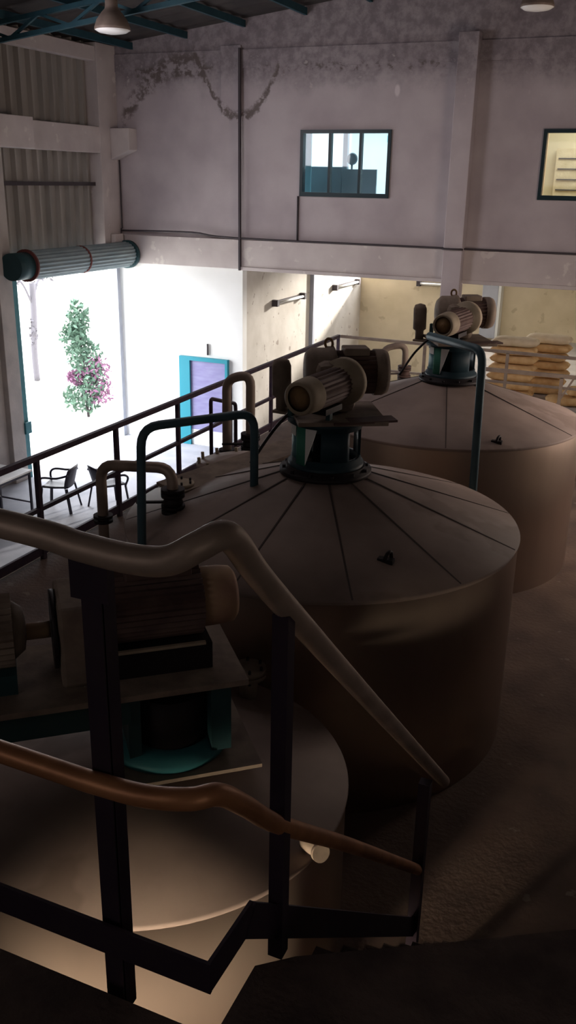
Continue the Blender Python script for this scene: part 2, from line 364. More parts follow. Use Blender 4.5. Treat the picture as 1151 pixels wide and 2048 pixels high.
for Y in (3.0, 8.2, 13.4):
    t = MB(); zb = lambda x: roofz(x) - .62
    t.bar((XL, Y, zb(XL) + .18), (RIDGE[0], Y, zb(RIDGE[0]) + .18), .07, .07); t.bar((RIDGE[0], Y, zb(RIDGE[0]) + .18), (XR, Y, zb(XR) + .18), .07, .07)
    t.bar((XL, Y, roofz(XL) - .18), (RIDGE[0], Y, roofz(RIDGE[0]) - .18), .07, .07); t.bar((RIDGE[0], Y, roofz(RIDGE[0]) - .18), (XR, Y, roofz(XR) - .18), .07, .07)
    x = XL; k = 0
    while x < XR - .6:
        x2 = x + .6
        z1 = zb(x) + .18 if k % 2 else roofz(x) - .18; z2 = roofz(x2) - .18 if k % 2 else zb(x2) + .18
        t.bar((x, Y, z1), (x2, Y, z2), .045, .045); x = x2; k += 1
    struct(t.build('roof_truss', M['steelblue']))

# ------------------------------------------------------------------ roller door, teal door, windows
d1 = thing('door_1', 'open roller door with its grey slats rolled up above bright daylight', 'roller door', (XL, 15.3, G)); d1['kind'] = 'structure'
prof = []
rl = MB(); nn = 44
def rollring(y):
    return [rl.bm.verts.new((XL + .30 + (.25 + (.012 if i % 2 else -.006)) * math.cos(2 * PI * i / nn), y, 2.30 + (.25 + (.012 if i % 2 else -.006)) * math.sin(2 * PI * i / nn))) for i in range(nn)]
r0, r1 = rollring(13.72), rollring(17.0)
for i in range(nn): rl._f([r0[i], r0[(i + 1) % nn], r1[(i + 1) % nn], r1[i]])
rl._f(r0[::-1]); rl._f(r1)
rl.build('shutter_roll', M['shutter'], d1)
MB().cyl((XL + .30, 13.30, 2.30), (XL + .30, 13.72, 2.30), .24, 28).build('drum_cover', M['tealdk'], d1)
MB().cyl((XL + .30, 13.70, 2.30), (XL + .30, 13.74, 2.30), .29, 32).build('end_plate', M['strap'], d1)
MB().cyl((XL + .30, 17.0, 2.30), (XL + .30, 17.1, 2.30), .29, 32).build('end_plate', M['tealdk'], d1)
for y in (15.35,):
    MB().lathe([(0, .268), (.045, .268)], (XL + .30, y, 2.30), (0, 1, 0), 36).build('strap', M['strap'], d1)
MB().box((XL - .02, 13.525, G), (XL + .10, 13.66, 2.06)).build('side_guide', M['teal'], d1)
MB().box((XL - .12, 17.04, G), (XL + .02, 17.16, 2.1)).build('side_guide', M['pillar'], d1)
MB().box((XL + .02, 13.5, -.85), (XL + .16, 13.68, -.62)).build('chain_box', M['teal'], d1, bevel=.01)

d2 = thing('door_2', 'teal framed door with a violet grey panel in the bright white wall', 'door', (-9.4, YF, G)); d2['kind'] = 'structure'
MB().box((-9.98, YF - .09, G), (-9.72, YF, .22)).build('door_jamb', M['doorteal'], d2)
MB().box((-8.86, YF - .09, G), (-8.8, YF, .22)).build('door_jamb', M['doorteal'], d2)
MB().box((-9.72, YF - .09, .14), (-8.86, YF, .22)).build('door_head', M['doorteal'], d2)
MB().box((-9.72, YF - .04, G + .35), (-8.86, YF, .14)).build('door_panel', M['doorpanel'], d2)
MB().box((-9.72, YF - .04, G), (-8.86, YF, G + .35)).build('kick_panel', M['bay'], d2)
tag(MB().cyl((-9.3, YF - .03, .28), (-9.3, YF - .03, .52), .02, 8).build('door_hook', M['conduit']), 'small dark hook bar on the white wall above the teal door', 'hook')

def window(name, label, x0, x1, z0, z1, mull):
    w = thing(name, label, 'window', ((x0 + x1) / 2, YF, z0)); w['kind'] = 'structure'
    f = MB(); t = .06
    f.box((x0, YF - .04, z0), (x0 + t, YF + .1, z1)); f.box((x1 - t, YF - .04, z0), (x1, YF + .1, z1))
    f.box((x0 + t, YF - .04, z0), (x1 - t, YF + .1, z0 + t * 1.3)); f.box((x0 + t, YF - .04, z1 - t), (x1 - t, YF + .1, z1))
    f.build('window_frame', M['frame'], w)
    for x in mull: MB().box((x - .025, YF - .03, z0 + t * 1.3), (x + .025, YF + .08, z1 - t)).build('mullion', M['frame'], w)
    ed = [x0 + t] + list(mull) + [x1 - t]
    for a, b in zip(ed[:-1], ed[1:]):
        MB().box((a + .025, YF + .03, z0 + t * 1.3), (b - .025, YF + .036, z1 - t)).build('pane', M['glass'], w)
window('window_1', 'three pane dark framed window high on the far wall, blue white office behind', -7.24, -5.44, 3.56, 4.75, (-6.64, -6.03))
window('window_2', 'dark framed window at the right edge with a cream room behind', -2.71, -1.0, 3.6, 4.75, (-2.0,))
# rooms behind the two windows
of = MB().box((-10.5, YF + .2, 2.7), (-4.9, 22, 2.8)); of.box((-10.5, 21.9, 2.8), (-4.9, 22, 5.6)); of.box((-10.5, YF + .2, 5.5), (-4.9, 22, 5.6))
of.box((-10.5, YF + .2, 2.8), (-10.4, 21.9, 5.5)); of.box((-5.0, YF + .2, 2.8), (-4.9, 21.9, 5.5))
struct(of.build('office_room', M['office']), 'white office room behind the three pane window', 'room')
of = MB().box((-4.4, YF + .2, 2.7), (1, 20.6, 2.8)); of.box((-4.4, 20.5, 2.8), (1, 20.6, 5.6)); of.box((-4.4, YF + .2, 5.5), (1, 20.6, 5.6))
of.box((-4.4, YF + .2, 2.8), (-4.3, 20.5, 5.5)); of.box((.9, YF + .2, 2.8), (1, 20.5, 5.5))
struct(of.build('cream_room', M['officecream']), 'cream room behind the right window', 'room')
pt = thing('office_partition', 'low grey partition screens seen through the three pane window', 'partition', (-7, 18.6, 2.8))
MB().box((-8.4, 18.55, 2.8), (-6.9, 18.6, 4.12)).build('screen_panel', M['grey'], pt)
MB().box((-6.88, 18.55, 2.8), (-6.15, 18.6, 4.08)).build('screen_panel', M['grey'], pt)
tag(MB().box((-7.05, 19.0, 2.8), (-6.95, 19.1, 5.5)).build('office_post', M['grey']), 'slim grey post in the office behind the three pane window', 'post')
tag(MB().box((-7.0, 21.8, 4.72), (-5.6, 21.9, 4.86)).build('curtain_rail', M['bluepanel']), 'pale blue rail on the office back wall', 'rail')
tag(MB().box((-7.9, 18.0, 2.8), (-7.35, 18.03, 5.45)).build('office_divider', M['bluepanel']), 'tall pale blue divider behind the left window pane', 'divider')
bk = thing('office_fan', 'small dark desk fan above the grey partition', 'fan', (-6.75, 18.75, 3.95))
MB().lathe([(0, .10), (.03, .12), (.06, .10)], (-6.75, 18.72, 4.28), (0, 1, 0), 20).build('fan_cage', M['grey'], bk)
MB().cyl((-6.75, 18.75, 3.95), (-6.75, 18.75, 4.2), .02, 10).build('stem', M['grey'], bk)
MB().box((-6.87, 18.65, 2.8), (-6.63, 18.85, 3.95)).build('stand', M['grey'], bk)
sh = thing('office_shelf', 'wall shelf of pale papers behind the right window', 'shelf', (-2.5, 20.3, 3.9))
MB().box((-2.9, 20.25, 3.6), (-2.0, 20.5, 4.55)).build('cabinet', M['bagpale'], sh)
for z in (3.75, 3.95, 4.15, 4.35): MB().box((-2.85, 20.22, z), (-2.05, 20.25, z + .02)).build('shelf_board', M['conduit'], sh)

# ------------------------------------------------------------------ pipes and conduits on the walls
tag(MB().box((-8.515, YF - .13, 2.1), (-8.475, YF - .07, 6.18)).build('drain_pipe', M['conduit']), 'dark vertical pipe running down the far wall to the beam', 'pipe')
tag(MB().tube([(XL + .15, YF - .12, 2.78), (-9.6, YF - .1, 2.80), (-8.6, YF - .1, 2.73), (-4.4, YF - .1, 2.72), (-4.27, YF - .29, 2.72), (-3.9, YF - .29, 2.72), (-3.8, YF - .1, 2.72), (XR, YF - .1, 2.72)], .018, 8).build('cable_run', M['conduit']), 'thin dark cable lying along the top of the beam', 'cable')
tag(MB().cyl((-7.27, YF - .02, 2.7), (-7.27, YF - .02, 3.56), .02, 8).build('conduit', M['conduit']), 'short dark conduit below the left corner of the three pane window', 'conduit')
jb = thing('junction_box', 'small pale junction box with conduit in the corner above the shutter', 'junction box', (XL + .14, 16.9, 2.45))
MB().box((XL + .105, 16.75, 2.5), (XL + .22, 17.05, 2.72)).build('box', M['beam'], jb, bevel=.01)
bent(MB(), [(XL + .14, 17.08, 2.5), (XL + .14, 17.1, 2.82), (XL + .14, 17.14, 2.82), (XL + .14, 17.14, 4.18)], .014, .02, 8).build('conduit', M['conduit'], jb)
tag(MB().box((-8.48, 20.90, G), (-8.38, 21.02, 2.6)).build('wall_pipe', M['pillar']), 'grey vertical pipe in the middle of the recess side wall', 'pipe')
def tubelight(a, b, nrm, label):
    a, b, nrm = Vector(a), Vector(b), Vector(nrm)
    t = thing('tube_light', label, 'light', (a + b) / 2, 'tube lights in the recess')
    MB().bar(a + nrm * .03, b + nrm * .03, .06, .07).build('batten', M['conduit'], t)
    MB().cyl(a + nrm * .10, b + nrm * .10, .03, 10).build('tube', M['tube'], t)
    d = (b - a).normalized()
    for p in (a, b): MB().bar(p, p + nrm * .14, .1, .14).build('end_holder', M['conduit'], t)
tubelight((-8.48, 18.72, 1.27), (-8.48, 20.3, 1.27), (1, 0, 0), 'unlit tube light on the side wall nearer the beam')
tubelight((-8.48, 22.47, 1.26), (-8.48, 24.2, 1.26), (1, 0, 0), 'unlit tube light deeper on the side wall near the corner')
tubelight((-6.8, 24.7, 1.27), (-5.75, 24.7, 1.27), (0, -1, 0), 'unlit tube light on the yellowish back wall')

def highbay(x, y, z, s, label):
    t = thing('high_bay_lamp', label, 'lamp', (x, y, z), 'high bay lamps under the roof')
    MB().lathe([(0, .26 * s), (.04 * s, .255 * s), (.13 * s, .22 * s), (.22 * s, .15 * s), (.27 * s, .10 * s), (.31 * s, .09 * s), (.45 * s, .09 * s), (.48 * s, .05 * s)], (x, y, z), (0, 0, 1), 32).build('shade', M['lampshade'], t)
    MB().lathe([(-.05 * s, .08 * s), (-.03 * s, .2 * s), (0, .25 * s), (.01, .25 * s)], (x, y, z), (0, 0, 1), 32).build('lens', M['lampglass'], t)
    MB().cyl((x, y, z + .46 * s), (x, y, roofz(x)), .02, 8).build('hanger', M['conduit'], t)
highbay(-8.6, 13.0, 5.93, 1.05, 'bell shaped high bay lamp near the top left corner')
highbay(-2.39, 13.5, 6.02, .85, 'high bay lamp at the top right edge')

# ------------------------------------------------------------------ tanks
TX = -2.23
def tank(label, cx, cy, R, zr, rise, seam_off, nseam, manway=None):
    t = thing('mixing_tank', label, 'tank', (cx, cy, 0), 'steel tanks in a row on the deck')
    MB().lathe([(0, R), (zr, R)], (cx, cy, 0), (0, 0, 1), 96, cap=False).build('shell', M['tankside'], t)
    MB().lathe([(zr - .02, R + .004), (zr, R + .012), (zr + .012, R + .006), (zr + rise, .28), (zr + rise + .01, .0)], (cx, cy, 0), (0, 0, 1), 96, cap=False).build('conical_top', M['tanktop'], t)
    s = MB()
    for k in range(nseam):
        a = seam_off + 2 * PI * k / nseam
        s.bar((cx + math.cos(a) * .30, cy + math.sin(a) * .30, zr + rise), (cx + math.cos(a) * R, cy + math.sin(a) * R, zr + .012), .011, .006)
    if nseam: s.build('weld_seams', M['seam'], t)
    return t
def lug(t, x, y, z):
    m_ = MB(); m_.bar((x - .05, y, z), (x + .05, y, z), .05, .03); m_.tube([(x, y - .03, z + .01), (x + .01, y - .01, z + .05), (x + .02, y + .03, z + .05), (x + .02, y + .05, z)], .012, 8)
    m_.build('lifting_lug', M['black'], t)
def zc(cx, cy, R, zr, rise, x, y):
    r = math.hypot(x - cx, y - cy); return zr + .012 + rise * max(0, min(1, (R - r) / (R - .28)))
NT = (TX + .02, 3.37, 1.035, .92, .16); MT = (TX, 5.83, 1.415, 1.52, .37); FT = (TX, 9.42, 1.43, 1.52, .37)
tn = tank('near low steel tank under the stair railing', *NT[:3], NT[3], NT[4], .3, 0)
tm = tank('middle steel tank with dark radial seams on its dusty conical top', *MT[:3], MT[3], MT[4], math.radians(-61), 12)
tf = tank('far steel tank reaching the right edge, behind the middle tank', *FT[:3], FT[3], FT[4], math.radians(-75), 6)
lug(tm, -1.48, 5.02, zc(*MT, -1.48, 5.02)); lug(tf, -1.45, 8.35, zc(*FT, -1.45, 8.35))
# nozzles and manways (parts of the tanks)
def nozzle(t, x, y, z0, h, r, m=None):
    nz = MB().cyl((x, y, z0), (x, y, z0 + h), r, 20).build('nozzle', m or M['motor'], t)
    MB().cyl((x, y, z0 + h), (x, y, z0 + h + .025), r * 1.9, 24).cyl((x, y, z0 + h + .03), (x, y, z0 + h + .055), r * 1.9, 24).build('flange', m or M['motor'], nz)
    for k in range(6):
        a = k * PI / 3; MB().cyl((x + math.cos(a) * r * 1.5, y + math.sin(a) * r * 1.5, z0 + h - .02), (x + math.cos(a) * r * 1.5, y + math.sin(a) * r * 1.5, z0 + h + .075), .009, 8).build('bolt', M['black'], nz)
nozzle(tn, -2.04, 4.22, .94, .16, .055)
MB().cyl((-1.24, 3.18, .97), (-1.14, 3.10, 1.015), .035, 18).build('outlet_stub', M['motor'], tn)
MB().lathe([(0, .03), (.01, .043), (.03, .043)], (-1.15, 3.105, 1.01), (.14, -.12, .06), 20).build('stub_cover', M['motor'], tn)
mw = MB().lathe([(0, .24), (.10, .24), (.10, .29), (.13, .29), (.15, .1)], (-3.22, 6.35, 1.56), (-.1, 0, 1), 36).build('manway', M['tanktop'], tm)
for k in range(10):
    a = k * PI / 5; MB().cyl((-3.23 + .265 * math.cos(a), 6.35 + .265 * math.sin(a), 1.64), (-3.235 + .265 * math.cos(a), 6.35 + .265 * math.sin(a), 1.72), .014, 8).build('clamp_bolt', M['cap'], mw)
MB().bar((-3.35, 5.55, 1.66), (-2.75, 6.9, 1.78), .32, .03).build('access_plate', M['motor'], tm)
nozzle(tm, -3.28, 5.62, 1.55, .10, .05, M['cap'])

# ------------------------------------------------------------------ agitators
def finned(mb, c, ax, r, length, nf=28, depth=.02):
    """ribbed motor body: star-profile extrusion along ax"""
    c = Vector(c); ax = Vector(ax).normalized(); t = Vector((0, 0, 1)); t = (t - ax * t.dot(ax)).normalized(); b = ax.cross(t)
    A, B = [], []
    for i in range(nf * 2):
        rr = r if (i // 1) % 2 else r - depth
        a = 2 * PI * i / (nf * 2)
        d = (t * math.cos(a) + b * math.sin(a)) * rr
        A.append(mb.bm.verts.new(c - ax * length / 2 + d)); B.append(mb.bm.verts.new(c + ax * length / 2 + d))
    n = len(A); mb._f(A[::-1]); mb._f(B)
    for i in range(n): mb._f([A[i], A[(i + 1) % n], B[(i + 1) % n], B[i]])
    return mb

def agitator(cx, cy, z, label):
    t = thing('tank_agitator', label, 'agitator', (cx, cy, z), 'motor driven agitators on the tanks')
    P = lambda x, y, h: Vector((cx + x, cy + y, z + h))
    ba = MB().lathe([(0, .33), (.03, .33), (.03, .285), (.06, .285)], P(0, 0, -.0), (0, 0, 1), 40).build('base_flange', M['black'], t)
    for k in range(12):
        a = k * PI / 6; MB().cyl(P(.30 * math.cos(a), .30 * math.sin(a), .02), P(.30 * math.cos(a), .30 * math.sin(a), .05), .014, 6).build('bolt', M['black'], ba)
    # lantern stand: two rings joined by curved panels with openings between them
    MB().cyl(P(0, 0, .06), P(0, 0, .44), .10, 24).build('shaft', M['black'], t)
    def arcpanel(a0, a1, z0, z1, r, th=.02, n=10):
        m = MB(); A = []
        for i in range(n + 1):
            a = math.radians(a0 + (a1 - a0) * i / n); cs, sn = math.cos(a), math.sin(a)
            A.append([m.bm.verts.new(P(cs * q, sn * q, h)) for q, h in ((r, z0), (r, z1), (r - th, z1), (r - th, z0))])
        for i in range(n):
            for k in range(4): m._f([A[i][k], A[i][(k + 1) % 4], A[i + 1][(k + 1) % 4], A[i + 1][k]], k in (0, 2))
        m._f(A[0]); m._f(A[-1][::-1]); return m
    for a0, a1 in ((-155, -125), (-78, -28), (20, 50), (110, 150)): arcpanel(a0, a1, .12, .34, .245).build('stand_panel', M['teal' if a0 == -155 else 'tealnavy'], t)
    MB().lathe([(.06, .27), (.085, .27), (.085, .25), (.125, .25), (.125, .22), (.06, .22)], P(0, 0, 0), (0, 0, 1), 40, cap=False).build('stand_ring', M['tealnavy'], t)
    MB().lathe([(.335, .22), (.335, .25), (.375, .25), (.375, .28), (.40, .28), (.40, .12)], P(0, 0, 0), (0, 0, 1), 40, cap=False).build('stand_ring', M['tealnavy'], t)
    g = arcpanel(-125, -103, .09, .36, .252, .008); g.build('guard_plate', M['green'], t)
    def arcpt(a, h, r=.254): return P(r * math.cos(math.radians(a)), r * math.sin(math.radians(a)), h)
    g = MB(); g.poly_prism([arcpt(-103, .10), arcpt(-103, .36), arcpt(-84, .36)], (0, -.008, 0)); g.build('white_plate', M['white'], t)
    g = MB(); g.poly_prism([arcpt(-143, .29), arcpt(-143, .36), arcpt(-125, .36), arcpt(-125, .29)], (0, -.008, 0)); g.build('white_plate', M['white'], t)
    # top plate on short brackets with gussets
    tp = MB().box((cx - .26, cy - .26, z + .40), (cx + .36, cy + .36, z + .43), math.radians(30)); tp.build('top_plate', M['motor'], t, bevel=.004)
    for sx in (-1, 1):
        MB().bar(P(sx * .14 - .05, -.2, .43), P(sx * .14 - .05, -.2, .60), .03, .05, (0, 1, 0)).build('bracket', M['tealdk'], t)
    MB().bar(P(.12, -.22, .42), P(.48, .04, .43), .14, .015).build('side_plate', M['motorred'], t)
    # gearbox body and rear motor lying across (axis u)
    th = math.radians(30); u = Vector((math.cos(th), math.sin(th), 0)); c0 = P(-.03, .2, .675)
    gb = MB().box((cx - .13, cy - .06, z + .43), (cx + .15, cy + .24, z + .785), th); gb.build('gearbox', M['motor'], t, bevel=.06)
    MB().lathe([(-.22, .05), (-.21, .14), (-.17, .175), (-.06, .175), (-.05, .185), (-.01, .185), (0, .165)], c0, u, 32).build('gear_drum', M['motor'], t)
    m2 = finned(MB(), c0 + u * .15, u, .155, .30, 26, .012).build('motor_body', M['motorred'], t)
    MB().lathe([(.28, .165), (.34, .165), (.375, .15), (.39, .06)], c0, u, 32).build('fan_cover', M['motor'], m2)
    MB().box((c0.x + .04, c0.y - .02, c0.z + .13), (c0.x + .22, c0.y + .14, c0.z + .185), th).build('terminal_box', M['motor'], m2, bevel=.01)
    MB().tube([(c0.x - .05 + .028 * math.cos(a * PI / 6), c0.y, c0.z + .20 + .035 * math.sin(a * PI / 6)) for a in range(13)], .010, 8).build('lifting_eye', M['capin'], m2)
    # front motor pointing at the viewer (axis v)
    v = Vector((-.17, -.98, -.03)).normalized(); c1 = P(.115, .0, .66)
    MB().lathe([(-.06, .14), (-.03, .165), (.03, .165), (.04, .125), (.09, .115)], c1, v, 36).build('coupling_flange', M['cap'], t)
    f2 = finned(MB(), c1 + v * .27, v, .118, .38, 24, .008).build('motor_body', M['motorred'], t)
    MB().lathe([(.43, .12), (.53, .116), (.575, .11), (.585, .10), (.575, .085)], c1, v, 36, cap=False).build('fan_cover', M['cap'], f2)
    MB().lathe([(.565, .092), (.575, .03), (.585, .025), (.59, .01)], c1, v, 32).build('fan_cover_face', M['capin'], f2)
    MB().bar(c1 + v * .17 + Vector((0, 0, -.125)), c1 + v * .38 + Vector((0, 0, -.125)), .18, .04).build('motor_foot', M['black'], f2)
    # capped oil pot standing at the left
    s1 = P(-.40, .12, .37)
    MB().lathe([(0, .045), (.10, .045), (.12, .07), (.33, .07), (.37, .055), (.385, .01)], s1, (-.03, 0, 1), 20).build('oil_pot', M['motor'], t)
    MB().tube([s1 + Vector((.03 * math.cos(k * .9), .03 * math.sin(k * .9), .02 + .012 * k)) for k in range(14)], .012, 6).build('hose', M['black'], t)
    MB().bar(P(-.45, .12, .37), P(-.1, .1, .37), .12, .02).build('pot_shelf', M['motor'], t)
    # cable
    MB().tube([P(-.1, -.2, .55), P(-.3, -.1, .36), P(-.42, -.05, .22), P(-.5, -.2, .04)], .012, 8).build('cable', M['black'], t)
    return t
am = agitator(TX + .02, 5.83, MT[3] + MT[4], 'dusty agitator drive with a round fan cover on the middle tank')
af = copy_tree(am, None, (TX + .04, 9.42, FT[3] + FT[4])); af['label'] = 'agitator drive with a white triangle plate on the far tank'

# near agitator: two motors and a gearbox in line on a plate
na = thing('tank_agitator', 'large dark agitator drive with ribbed motor on the near tank behind the railing', 'agitator', (-2.15, 3.42, 1.08), 'motor driven agitators on the tanks')
rt = math.radians(41); U = Vector((math.cos(rt), math.sin(rt), 0)); V = Vector((-math.sin(rt), math.cos(rt), 0)); O = Vector((-2.15, 3.42, 0))
W = lambda a, b, z: O + U * a + V * b + Vector((0, 0, z))
MB().bar(W(-.28, -.02, 1.115), W(.44, -.02, 1.115), .66, .02).build('gasket_plate', M['motor'], na)
MB().lathe([(.03, .30), (.07, .30), (.09, .20)], W(.03, -.02, 1.10), (0, 0, 1), 40).build('base_flange', M['teal'], na)
MB().cyl(W(.05, -.02, 1.17), W(.05, -.02, 1.45), .19, 32).build('shaft_housing', M['black'], na)
MB().bar(W(-1.15, -.20, 1.47), W(-.18, -.20, 1.47), .05, .17).build('stand_channel', M['tealdk'], na)
MB().bar(W(-1.15, .24, 1.47), W(.36, .24, 1.47), .05, .17).build('stand_channel', M['tealdk'], na)
MB().bar(W(.26, -.24, 1.36), W(.26, .24, 1.36), .10, .38).build('stand_channel', M['tealdk'], na)
MB().bar(W(-.16, -.20, 1.36), W(-.16, .2, 1.36), .06, .38).build('stand_channel', M['tealdk'], na)
MB().bar(W(-1.2, .0, 1.575), W(.38, .0, 1.575), .62, .03).build('top_plate', M['motor'], na)
m1 = finned(MB(), W(-.02, .02, 1.90), U, .18, .46, 34, .016).build('motor_body', M['motorred'], na)
MB().bar(W(-.24, .02, 1.66), W(.24, .02, 1.66), .34, .14).build('motor_foot', M['black'], m1)
MB().bar(W(-.25, -.18, 1.75), W(.20, -.18, 1.75), .02, .014).build('edge_strip', M['cap'], m1)
MB().lathe([(.21, .15), (.31, .148), (.37, .14), (.39, .115)], W(0, .02, 1.90), U, 32).build('fan_cover', M['orange'], m1)
MB().cyl(W(.389, .0, 1.885), W(.396, .0, 1.885), .03, 16).build('cover_hole', M['black'], m1)
q = W(.0, .02, 0); MB().box((q.x - .16, q.y - .1, 2.06), (q.x + .16, q.y + .1, 2.12), rt).build('terminal_box', M['motorred'], m1, bevel=.01)
gb = MB(); c_ = W(-.36, .02, 0); gb.box((c_.x - .12, c_.y - .19, 1.59), (c_.x + .12, c_.y + .19, 2.0), rt); gb.build('gearbox', M['motor'], na, bevel=.02)
MB().lathe([(0, .19), (.02, .19)], W(-.505, .02, 1.82), U, 28).build('coupling_disc', M['black'], na)
MB().lathe([(0, .04), (.12, .04)], W(-.63, .02, 1.82), U, 16).build('shaft', M['orange'], na)
m3 = finned(MB(), W(-.84, .02, 1.84), U, .175, .32, 30, .016).build('motor_body', M['motor'], na)
MB().lathe([(0, .14), (.05, .10), (.06, .04)], W(-.68, .02, 1.84), U, 24).build('end_bell', M['motor'], m3)
MB().bar(W(-1.0, .02, 1.64), W(-.68, .02, 1.64), .34, .10).build('motor_foot', M['tealdk'], m3)

# ------------------------------------------------------------------ inlet pipes over the rims
def inlet(label, outer, inner, ztop, zbase, m1_, m2_, r=.04):
    t = thing('inlet_pipe', label, 'pipe', (outer[0], outer[1], 0), 'inverted U pipes beside the tanks')
    bent(MB(), [(outer[0], outer[1], 0), (outer[0], outer[1], ztop - .04), (inner[0], inner[1], ztop + .02), (inner[0], inner[1], zbase)], r, .12).build('pipe', m1_, t)
    f = MB()
    for dz in (.10, .135, .22, .255): f.cyl((inner[0], inner[1], zbase + dz), (inner[0], inner[1], zbase + dz + .025), r * 2.1, 22)
    f.build('valve_flange', m2_, t)
    v = MB().lathe([(.13, r * 1.4), (.18, r * 1.8), (.23, r * 1.4)], (inner[0], inner[1], zbase), (0, 0, 1), 20)
    v.bar((inner[0], inner[1], zbase + .18), (inner[0] - .24, inner[1] - .1, zbase + .17), .025, .015)
    v.build('valve_handle', m2_, t)
    f = MB()
    for dz in (1.55, 1.585): f.cyl((outer[0], outer[1], dz - .1), (outer[0], outer[1], dz - .08), r * 1.8, 20)
    f.build('joint_flange', m2_, t)
    return t
inlet('rust brown arched pipe at the near left rim of the middle tank', (-3.72, 5.22), (-3.12, 5.22), 1.93, 1.52, M['galv'], M['black'], .04)
inlet('arched pipe with flanges at the far left of the middle tank', (-3.70, 7.18), (-3.47, 7.2), 2.2, 1.40, M['railbrown'], M['black'], .042)
inlet('pale arched pipe at the far left of the far tank', (-3.42, 10.9), (-3.15, 11.0), 1.93, 1.40, M['railbrown'], M['motorred'], .04)
hf = tag(bent(MB(), [(-4.6, 8.55, 0), (-4.6, 8.55, 1.6), (-4.6, 9.15, 1.42), (-4.6, 9.15, 0)], .022, .05, 10).build('grab_bar', M['rail']), 'thin dark n shaped grab bar beside the deck railing', 'grab bar')

# turquoise guard arches
a1 = thing('guard_arch', 'blue green pipe arch over the near left of the middle tank', 'guard rail', (-3.08, 4.75, 0), 'blue green pipe arches between tanks')
bent(MB(), [(-3.42, 4.66, 0), (-3.10, 4.75, 1.2), (-3.06, 4.75, 2.36), (-2.62, 5.50, 2.34), (-2.62, 5.50, 1.76)], .030, .13, 16).build('arch_pipe', M['turq'], a1)
a2 = thing('guard_arch', 'blue green pipe arch between the middle and far tanks', 'guard rail', (-1.42, 7.45, 0), 'blue green pipe arches between tanks')
bent(MB(), [(-1.43, 7.45, 0), (-1.49, 7.5, 2.56), (-2.08, 8.0, 2.56)], .036, .12, 16).build('arch_pipe', M['turq'], a2)

# ------------------------------------------------------------------ deck railings
dr = thing('deck_railing', 'dark two rail railing along the left edge of the deck', 'railing', (-5.9, 11, 0))
MB().bar((-5.9, 3.2, 1.12), (-5.9, 16.05, 1.12), .055, .06).build('top_rail', M['rail'], dr)
MB().bar((-5.9, 3.2, .56), (-5.9, 16.05, .56), .045, .045).build('mid_rail', M['rail'], dr)
MB().bar((-5.9, 3.2, .10), (-5.9, 16.05, .10), .03, .10).build('toe_plate', M['rail'], dr)
for y in (4.2, 5.7, 7.17, 8.62, 10.05, 11.55, 13.0, 14.6, 16.02): MB().bar((-5.9, y, 0), (-5.9, y, 1.10), .05, .05, (0, 1, 0)).build('post', M['rail'], dr)
fr = thing('deck_railing', 'brownish two rail railing across the far end of the deck', 'railing', (-2.5, 16.05, 0))
MB().bar((-5.86, 16.05, 1.12), (XR, 16.05, 1.06), .05, .05).build('top_rail', M['railbrown'], fr)
MB().bar((-5.86, 16.05, .56), (XR, 16.05, .56), .04, .04).build('mid_rail', M['railbrown'], fr)
for x in (-4.24, -2.75, -1.2, .3): MB().bar((x, 16.05, 0), (x, 16.05, 1.08), .05, .05, (0, 1, 0)).build('post', M['railbrown'], fr)
sr = thing('short_railing', 'short brown rail with a slanted brace near the right edge behind the far tank', 'railing', (-2.0, 14.5, 0))
MB().bar((-2.9, 14.5, 1.06), (-1.40, 14.5, 1.06), .05, .06).build('top_rail', M['railbrown'], sr)
MB().bar((-1.62, 14.5, 0), (-1.62, 14.5, 1.04), .05, .05, (0, 1, 0)).build('post', M['railbrown'], sr)
MB().bar((-2.85, 14.5, 0), (-2.85, 14.5, 1.04), .05, .05, (0, 1, 0)).build('post', M['railbrown'], sr)
MB().bar((-1.43, 14.5, 1.06), (-1.95, 14.5, 0.0), .03, .03).build('brace', M['railbrown'], sr)

# ------------------------------------------------------------------ near platform, stair, railing
pf = thing('viewing_platform', 'dark steel platform floor in the bottom foreground', 'platform', (-1, 0, 0))
ps = MB().poly_prism([(-3.2, -1.6, 2.21), (1.2, -1.6, 2.21), (1.2, 1.83, 2.21), (.1, 1.83, 2.21), (-.27, 1.60, 2.21), (-.57, 1.42, 2.21), (-.64, 1.36, 2.21), (-.64, 1.17, 2.21), (-3.2, 1.17, 2.21)], (0, 0, .04))
ps.build('floor_plate', M['plate'], pf)
MB().bar((-3.2, 1.13, 2.14), (-.66, 1.13, 2.14), .05, .14).build('edge_beam', M['post'], pf)
for x, y in ((-3.1, -1.5), (1.1, -1.5), (1.1, 1.1), (-3.1, 1.0)): MB().bar((x, y, 0), (x, y, 2.2), .1, .1, (0, 1, 0)).build('support_leg', M['post'], pf)

sa = thing('steel_stair', 'dark steel stair descending along the tanks', 'stair', (-.2, 2.7, 0))
k = (2.36 - .87) / (3.0 - 1.37)
def sz(y): return 2.36 - (y - 1.37) * k
MB().bar((-.66, 1.37, sz(1.37)), (-.66, 3.04, sz(3.04)), .012, .075).build('stringer', M['post'], sa)
MB().bar((-.60, 1.5, sz(1.5) - .36), (-.60, 3.9, sz(3.9) - .2), .012, .12).build('stringer', M['post'], sa)
MB().bar((.35, 1.43, sz(1.43) - .12), (.35, 3.9, sz(3.9) - .12), .012, .18).build('stringer', M['post'], sa)
n = 9
for i in range(n):
    z = 1.95 - .21 * i; y = 1.59 + .23 * i
    MB().box((-.64, y - .05, z - .03), (.34, y + .15, z)).build('tread', M['plate'], sa)

